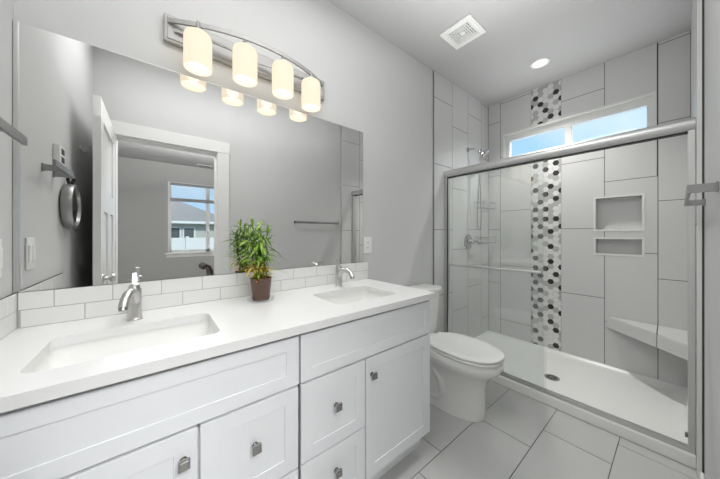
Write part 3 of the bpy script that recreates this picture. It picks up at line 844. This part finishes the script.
if nv.x > 0: nv = -nv
fr_ = B()
for t0, t1 in ((0.006, tj - 0.005), (tj + 0.005, 0.99)):
    p, q = lerp2(A_, C_, t0), lerp2(A_, C_, t1)
    fr_.prism([(p[0], p[1]), (q[0], q[1]), (q[0] - nv.x * 0.008, q[1] - nv.y * 0.008), (p[0] - nv.x * 0.008, p[1] - nv.y * 0.008)], 0.391, 0.4815)
fr_.build('front_tiles', M['tile'], bn)

# sliding glass enclosure
RX = 2.556
sd = thing('shower_door', (RX, -0.73, 0.068), 'two-panel glass shower door slid open to the left in a satin metal frame', 'shower door')
y0, y1 = TR + 0.002, -0.0115
ring_ = []
hr = B()
prof = []
for k in range(13):                       # rounded front, flat back
    a = PI / 2 + PI * k / 12
    prof.append((RX - 0.012 + 0.026 * math.cos(a), 1.767 + 0.034 * math.sin(a)))
prof += [(RX + 0.030, 1.733), (RX + 0.030, 1.801)]
hr.loft([[Vector((x, y0, z)) for x, z in prof], [Vector((x, y1, z)) for x, z in prof]])
hr.build('header_rail', M['alum'], sd, True)
B().box(RX - 0.016, RX + 0.020, y0 + 0.024, y1 - 0.024, 1.7275, 1.7335).build('header_gasket', M['dark'], sd)
B().box(RX - 0.030, RX + 0.024, y0, y1, 0.0685, 0.082, bev=0.002).box(RX - 0.030, RX - 0.025, y0, y1, 0.082, 0.092).box(RX - 0.003, RX + 0.001, y0, y1, 0.082, 0.092).build('bottom_track', M['alum'], sd)
for ya, yb_ in ((y1 - 0.024, y1), (y0, y0 + 0.024)):
    B().box(RX - 0.028, RX + 0.026, ya, yb_, 0.082, 1.735, bev=0.002).build('side_jamb', M['alum'], sd)
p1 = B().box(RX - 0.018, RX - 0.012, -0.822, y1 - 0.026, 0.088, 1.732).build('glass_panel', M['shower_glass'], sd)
p1['label'] = 'glass panel with a horizontal towel bar'
B().tube([(RX - 0.040, -0.080, 0.913), (RX - 0.040, -0.795, 0.924)], 0.0085, 12).tube([(RX - 0.040, -0.090, 0.913), (RX - 0.018, -0.090, 0.913)], 0.006, 10).tube([(RX - 0.040, -0.785, 0.924), (RX - 0.018, -0.785, 0.924)], 0.006, 10).build('towel_bar', M['alum'], p1, True)
B().box(RX - 0.020, RX - 0.010, -0.822, -0.0115 - 0.026, 1.727, 1.734).build('top_gasket', M['dark'], p1)
B().box(RX - 0.020, RX - 0.011, y1 - 0.030, y1 - 0.025, 0.088, 1.727).build('edge_gasket', M['dark'], p1)
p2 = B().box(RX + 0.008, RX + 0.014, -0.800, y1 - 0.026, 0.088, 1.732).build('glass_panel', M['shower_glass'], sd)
B().box(RX + 0.0060, RX + 0.0160, -0.800, y1 - 0.026, 1.727, 1.734).build('top_gasket', M['dark'], p2)
B().box(RX - 0.040, RX - 0.026, y0 + 0.024, y0 + 0.034, 0.145, 0.168, bev=0.002).build('bumper', mat('grey_rubber', srgb(120, 120, 118), 0.7), sd)

# hand shower, valve and hose on the tiled wall
shd = thing('hand_shower', (2.97, -0.010, 2.09), 'chrome hand shower on a curved arm with a hanging hose', 'shower head')
YS = -0.010
ar = B(); ar.lathe([(0.026, 0.0), (0.024, -0.006), (0.012, -0.010)], (2.965, YS, 2.09), 'y', 20)
ar.tube([(2.965, YS, 2.09), (2.972, -0.05, 2.092), (2.985, -0.09, 2.080), (2.998, -0.115, 2.058)], 0.009, 12)
ar.build('arm', M['chrome'], shd, True)
br = B(); br.lathe([(0.019, -0.018), (0.021, 0.0), (0.019, 0.018)], (3.0, -0.122, 2.050), 'z', 16); br.build('bracket', M['chrome'], shd, True)
hd = B()
hc = Vector((3.065, -0.150, 2.025)); hn = Vector((0.22, -0.76, -0.60)).normalized()
t1 = hn.orthogonal().normalized(); t2 = hn.cross(t1)
rings = []
for r, h in ((0.014, -0.034), (0.038, -0.026), (0.058, -0.008), (0.060, 0.004), (0.054, 0.009), (0.02, 0.011)):
    rings.append([hc + hn * h + (t1 * math.cos(2 * PI * k / 28) + t2 * math.sin(2 * PI * k / 28)) * r for k in range(28)])
hd.loft(rings)
hd.tube([hc - hn * 0.02, (3.022, -0.135, 2.045), (3.004, -0.128, 1.990), (2.996, -0.122, 1.930)], [0.016, 0.015, 0.0125, 0.011], 12)
hd.build('spray_head', M['chrome'], shd, True)
hose = B()
hose.tube([(2.996, -0.122, 1.930), (2.990, -0.120, 1.85), (2.975, -0.118, 1.65), (2.962, -0.117, 1.45), (2.958, -0.117, 1.34), (2.968, -0.117, 1.265), (2.998, -0.117, 1.24), (3.028, -0.117, 1.27), (3.038, -0.117, 1.36), (3.026, -0.117, 1.55), (3.008, -0.118, 1.80), (3.002, -0.120, 2.035)], 0.0065, 10)
hose.build('hose', M['chrome'], shd, True)
vv = thing('shower_valve', (2.972, -0.010, 1.118), 'round chrome shower valve with a lever below the hand shower', 'shower valve')
B().lathe([(0.082, 0.0), (0.080, -0.006), (0.060, -0.012), (0.034, -0.016), (0.030, -0.045), (0.026, -0.050)], (2.972, YS, 1.118), 'y', 36).build('escutcheon', M['chrome'], vv, True)
B().tube([(2.972, -0.045, 1.118), (2.972, -0.080, 1.116)], [0.022, 0.018], 16).tube([(2.980, -0.070, 1.118), (3.03, -0.074, 1.122), (3.075, -0.072, 1.112), (3.082, -0.072, 1.088)], [0.011, 0.009, 0.009, 0.008], 12).build('lever', M['chrome'], vv, True)

# wire caddy with two baskets by the corner
cd = thing('shower_caddy', (3.24, -0.010, 1.10), 'two-tier chrome wire shower caddy on the tiled wall near the corner', 'caddy')
B().tube([(3.24, -0.016, 1.08), (3.24, -0.016, 1.68)], 0.003, 8).tube([(3.24, -0.016, 1.68), (3.24, -0.012, 1.70), (3.24, -0.011, 1.66)], 0.003, 8).build('spine', M['chrome'], cd, True)
for zc in (1.10, 1.482):
    b = B(); xa, xb, ya, yb_ = 3.10, 3.385, -0.018, -0.115
    for z in (zc, zc + 0.065):
        b.tube([(xa, ya, z), (xa, yb_, z), (xb, yb_, z), (xb, ya, z), (xa, ya, z)], 0.0032 if z > zc else 0.0026, 8)
    for k in range(9):
        x = xa + (xb - xa) * k / 8
        b.tube([(x, ya, zc), (x, yb_, zc)], 0.0014, 6)
    for x, y in ((xa, ya), (xb, ya), (xa, yb_), (xb, yb_)):
        b.tube([(x, y, zc), (x, y, zc + 0.065)], 0.002, 6)
    b.build('basket', M['chrome'], cd, True)

# ------------------------------------------------------------------ bedroom beyond the doorway (seen in the mirror)
BX0, BX1 = -1.6, 3.4
byf = W - WT
struct(B().box(BX0, BX1, BED, byf, -0.08, -0.012).box(DX0, DX1, byf, W, -0.08, -0.004).build('floor_bedroom', M['carpet']), 'beige bedroom carpet', 'floor')
struct(B().box(BX0, BX1, BED, byf, H, H + 0.1).build('ceiling_bedroom', M['ceil']), 'bedroom ceiling', 'ceiling')
struct(B().box(BX0 - 0.1, BX0, BED - 0.1, byf, -0.1, H).build('wall_bedroom_left', M['bedwall']))
struct(B().box(BX1, BX1 + 0.1, BED - 0.1, byf, -0.1, H).build('wall_bedroom_right', M['bedwall']))
struct(B().box(BX0, -0.12, byf, byf + 0.1, -0.1, H).build('wall_bedroom_front', M['bedwall']))
QX0, QX1, QZ0, QZ1 = 0.612, 2.06, 0.80, 2.312
fw = B()
fw.box(BX0, QX0, BED - 0.12, BED, -0.1, H).box(QX1, BX1, BED - 0.12, BED, -0.1, H).box(QX0, QX1, BED - 0.12, BED, -0.1, QZ0).box(QX0, QX1, BED - 0.12, BED, QZ1, H)
struct(fw.build('wall_bedroom_back', M['bedwall']), 'grey bedroom wall with the window, seen in the mirror', 'wall')
e = 0.05
w2 = B()
yw0, yw1 = BED - 0.09, BED - 0.04
w2.box(QX0, QX0 + e, yw0, yw1, QZ0, QZ1).box(QX1 - e, QX1, yw0, yw1, QZ0, QZ1).box(QX0, QX1, yw0, yw1, QZ0, QZ0 + e).box(QX0, QX1, yw0, yw1, QZ1 - e, QZ1).box(1.305, 1.375, yw0, yw1, QZ0, QZ1)
w2.box(QX0 - 0.01, QX0 + 0.02, BED - 0.12, BED + 0.002, QZ0, QZ1).box(QX1 - 0.02, QX1 + 0.01, BED - 0.12, BED + 0.002, QZ0, QZ1).box(QX0, QX1, BED - 0.12, BED + 0.002, QZ1 - 0.01, QZ1)
win2 = struct(w2.build('window_2', M['vinyl']), 'bedroom window with a raised blind, seen in the mirror', 'window')
B().box(QX0 - 0.06, QX1 + 0.06, BED - 0.10, BED + 0.05, QZ0 - 0.035, QZ0 + 0.0, bev=0.004).box(QX0 - 0.04, QX1 + 0.04, BED + 0.0005, BED + 0.016, QZ0 - 0.10, QZ0 - 0.035).build('window_sill', M['trim'], win2)
B().box(QX0 + e, 1.31, BED - 0.068, BED - 0.062, QZ0 + e, QZ1 - e).build('pane', M['glass'], win2)
B().box(1.37, QX1 - e, BED - 0.068, BED - 0.062, QZ0 + e, QZ1 - e).build('pane', M['glass'], win2)
bl = thing('window_blind', (1.336, BED - 0.02, QZ1), 'white slatted blind pulled partway up in the bedroom window', 'blind')
grey = mat('blind_grey_rail', srgb(150, 152, 155), 0.6)  # head rail and bottom stack, greyer than the white slats
B().box(QX0 + 0.03, QX1 - 0.03, BED - 0.045, BED - 0.002, QZ1 - 0.065, QZ1 - 0.012).build('head_rail', grey, bl)
B().box(QX0 + 0.03, QX1 - 0.03, BED - 0.040, BED - 0.006, 1.905, 1.975).build('bottom_stack', grey, bl)
sb_ = B()
for k in range(6):
    z = 1.995 + k * 0.042
    sb_.box(QX0 + 0.035, QX1 - 0.035, BED - 0.040, BED - 0.010, z, z + 0.0035)
sb_.build('slats', M['vinyl'], bl)
bv = thing('bedroom_vent', (1.23, -5.10, H), 'small ceiling vent in the bedroom, seen in the mirror', 'vent')
B().box(1.10, 1.36, -5.16, -5.05, H - 0.010, H - 0.0005, bev=0.002).build('vent_frame', M['plastic'], bv)
sb_ = B()
for k in range(4): sb_.box(1.115, 1.345, -5.145 + k * 0.025, -5.134 + k * 0.025, H - 0.012, H - 0.009)
sb_.build('vent_slots', M['dark'], bv)

# scroll-arm bench with a white pillow
bd = thing('scroll_arm_bench', (1.6, -2.85, -0.012), 'dark wooden scroll-arm bench in the bedroom, seen at the bottom of the mirror', 'bench')
yA, yB = -3.02, -2.66
def scroll(sx, xm):
    pts = [Vector((xm + sx * x, 0, z)) for x, z in ((0.0, 0.0), (0.0, 0.25), (0.0, 0.45), (-0.006, 0.60), (-0.018, 0.69), (-0.042, 0.745), (-0.080, 0.765), (-0.108, 0.745), (-0.110, 0.715))]
    rings = []
    for i, p in enumerate(pts):
        t = (pts[min(i + 1, len(pts) - 1)] - pts[max(i - 1, 0)]).normalized(); nn = Vector((t.z, 0, -t.x))
        a, c = p + nn * 0.019, p - nn * 0.019
        rings.append([Vector((a.x, yA, a.z)), Vector((a.x, yB, a.z)), Vector((c.x, yB, c.z)), Vector((c.x, yA, c.z))])
    B().loft(rings).build('arm', M['wood'], bd, True)
scroll(1, 1.010); scroll(-1, 2.17)
B().box(1.045, 2.15, yA + 0.01, yB - 0.01, 0.26, 0.34).build('rail', M['wood'], bd)
B().box(1.046, 2.149, yA + 0.005, yB - 0.005, 0.341, 0.45, bev=0.03, seg=4).build('seat_cushion', M['greycloth'], bd, True)
def pillow(x, y, z, sx, sy, sz, tilt, label):
    rings = []
    for k in range(9):
        u = -1 + 2 * k / 8; s_ = max(0.12, (1 - abs(u) ** 3.2)); ring = []
        for q in range(24):
            a = 2 * PI * q / 24; c, s2 = math.cos(a), math.sin(a)
            ring.append(Vector((sz * s_ * c * 0.5, sy * u * 0.5, sx * 0.5 * s2 * (0.82 + 0.18 * s_))))
        rings.append(ring)
    R_ = Matrix.Rotation(tilt, 4, 'Y')
    b = B().loft([[R_ @ p + Vector((x, y, z)) for p in r] for r in rings])
    return tag(b.build('pillow', M['linen'], None, True), label, 'pillow')
pillow(1.235, -2.84, 0.620, 0.33, 0.30, 0.12, 0.32, 'white pillow leaning on the dark scroll-arm bench, seen in the mirror')

# outside the bedroom window
struct(B().box(-30, 30, -60, BED - 0.13, -0.75, -0.7).build('ground', M['lawn']))
fe = thing('vinyl_fence', (2.0, -12.0, -0.7), 'white vinyl garden fence outside the bedroom window, seen in the mirror', 'fence')
B().box(-6, 9, -12.02, -11.98, -0.65, 1.04).build('fence_panel', M['fence'], fe)
for k in range(7):
    x = -6 + 2.5 * k
    B().box(x - 0.06, x + 0.06, -12.07, -11.93, -0.7, 1.10).build('post', M['fence'], fe)
ho = thing('neighbour_house', (2.0, -24.0, -0.7), 'grey-roofed neighbouring house beyond the white fence, seen in the mirror', 'house')
HY = -22.0
B().box(-6, 5.2, HY - 7, HY, -0.7, 2.12).build('siding_wall', M['siding'], ho)
rf = B()
ex = [(-7.0, HY + 0.5, 2.12), (5.8, HY + 0.5, 2.12), (5.8, HY - 7.5, 2.12), (-7.0, HY - 7.5, 2.12)]
rg = [(-3.0, HY - 3.5, 4.35), (1.2, HY - 3.5, 4.35)]
V_ = [rf.bm.verts.new(p) for p in ex + rg]
for q in ((0, 1, 5, 4), (1, 2, 5), (2, 3, 4, 5), (3, 0, 4), (3, 2, 1, 0)):
    rf.bm.faces.new([V_[i] for i in q])
rf.build('roof', M['roof'], ho)
B().box(-7.0, 5.8, HY + 0.48, HY + 0.54, 1.98, 2.16).build('gutter', M['fence'], ho)
for xa in (1.15, 2.05):
    f = B(); xb = xa + 0.82; za, zb_ = 0.75, 1.75
    f.box(xa, xb, HY + 0.001, HY + 0.05, za, za + 0.1).box(xa, xb, HY + 0.001, HY + 0.05, zb_ - 0.1, zb_).box(xa, xa + 0.1, HY + 0.001, HY + 0.05, za, zb_).box(xb - 0.1, xb, HY + 0.001, HY + 0.05, za, zb_)
    fo = f.build('window', M['fence'], ho)
    B().box(xa + 0.1, xb - 0.1, HY + 0.001, HY + 0.02, za + 0.1, zb_ - 0.1).build('pane', M['winglass'], fo)
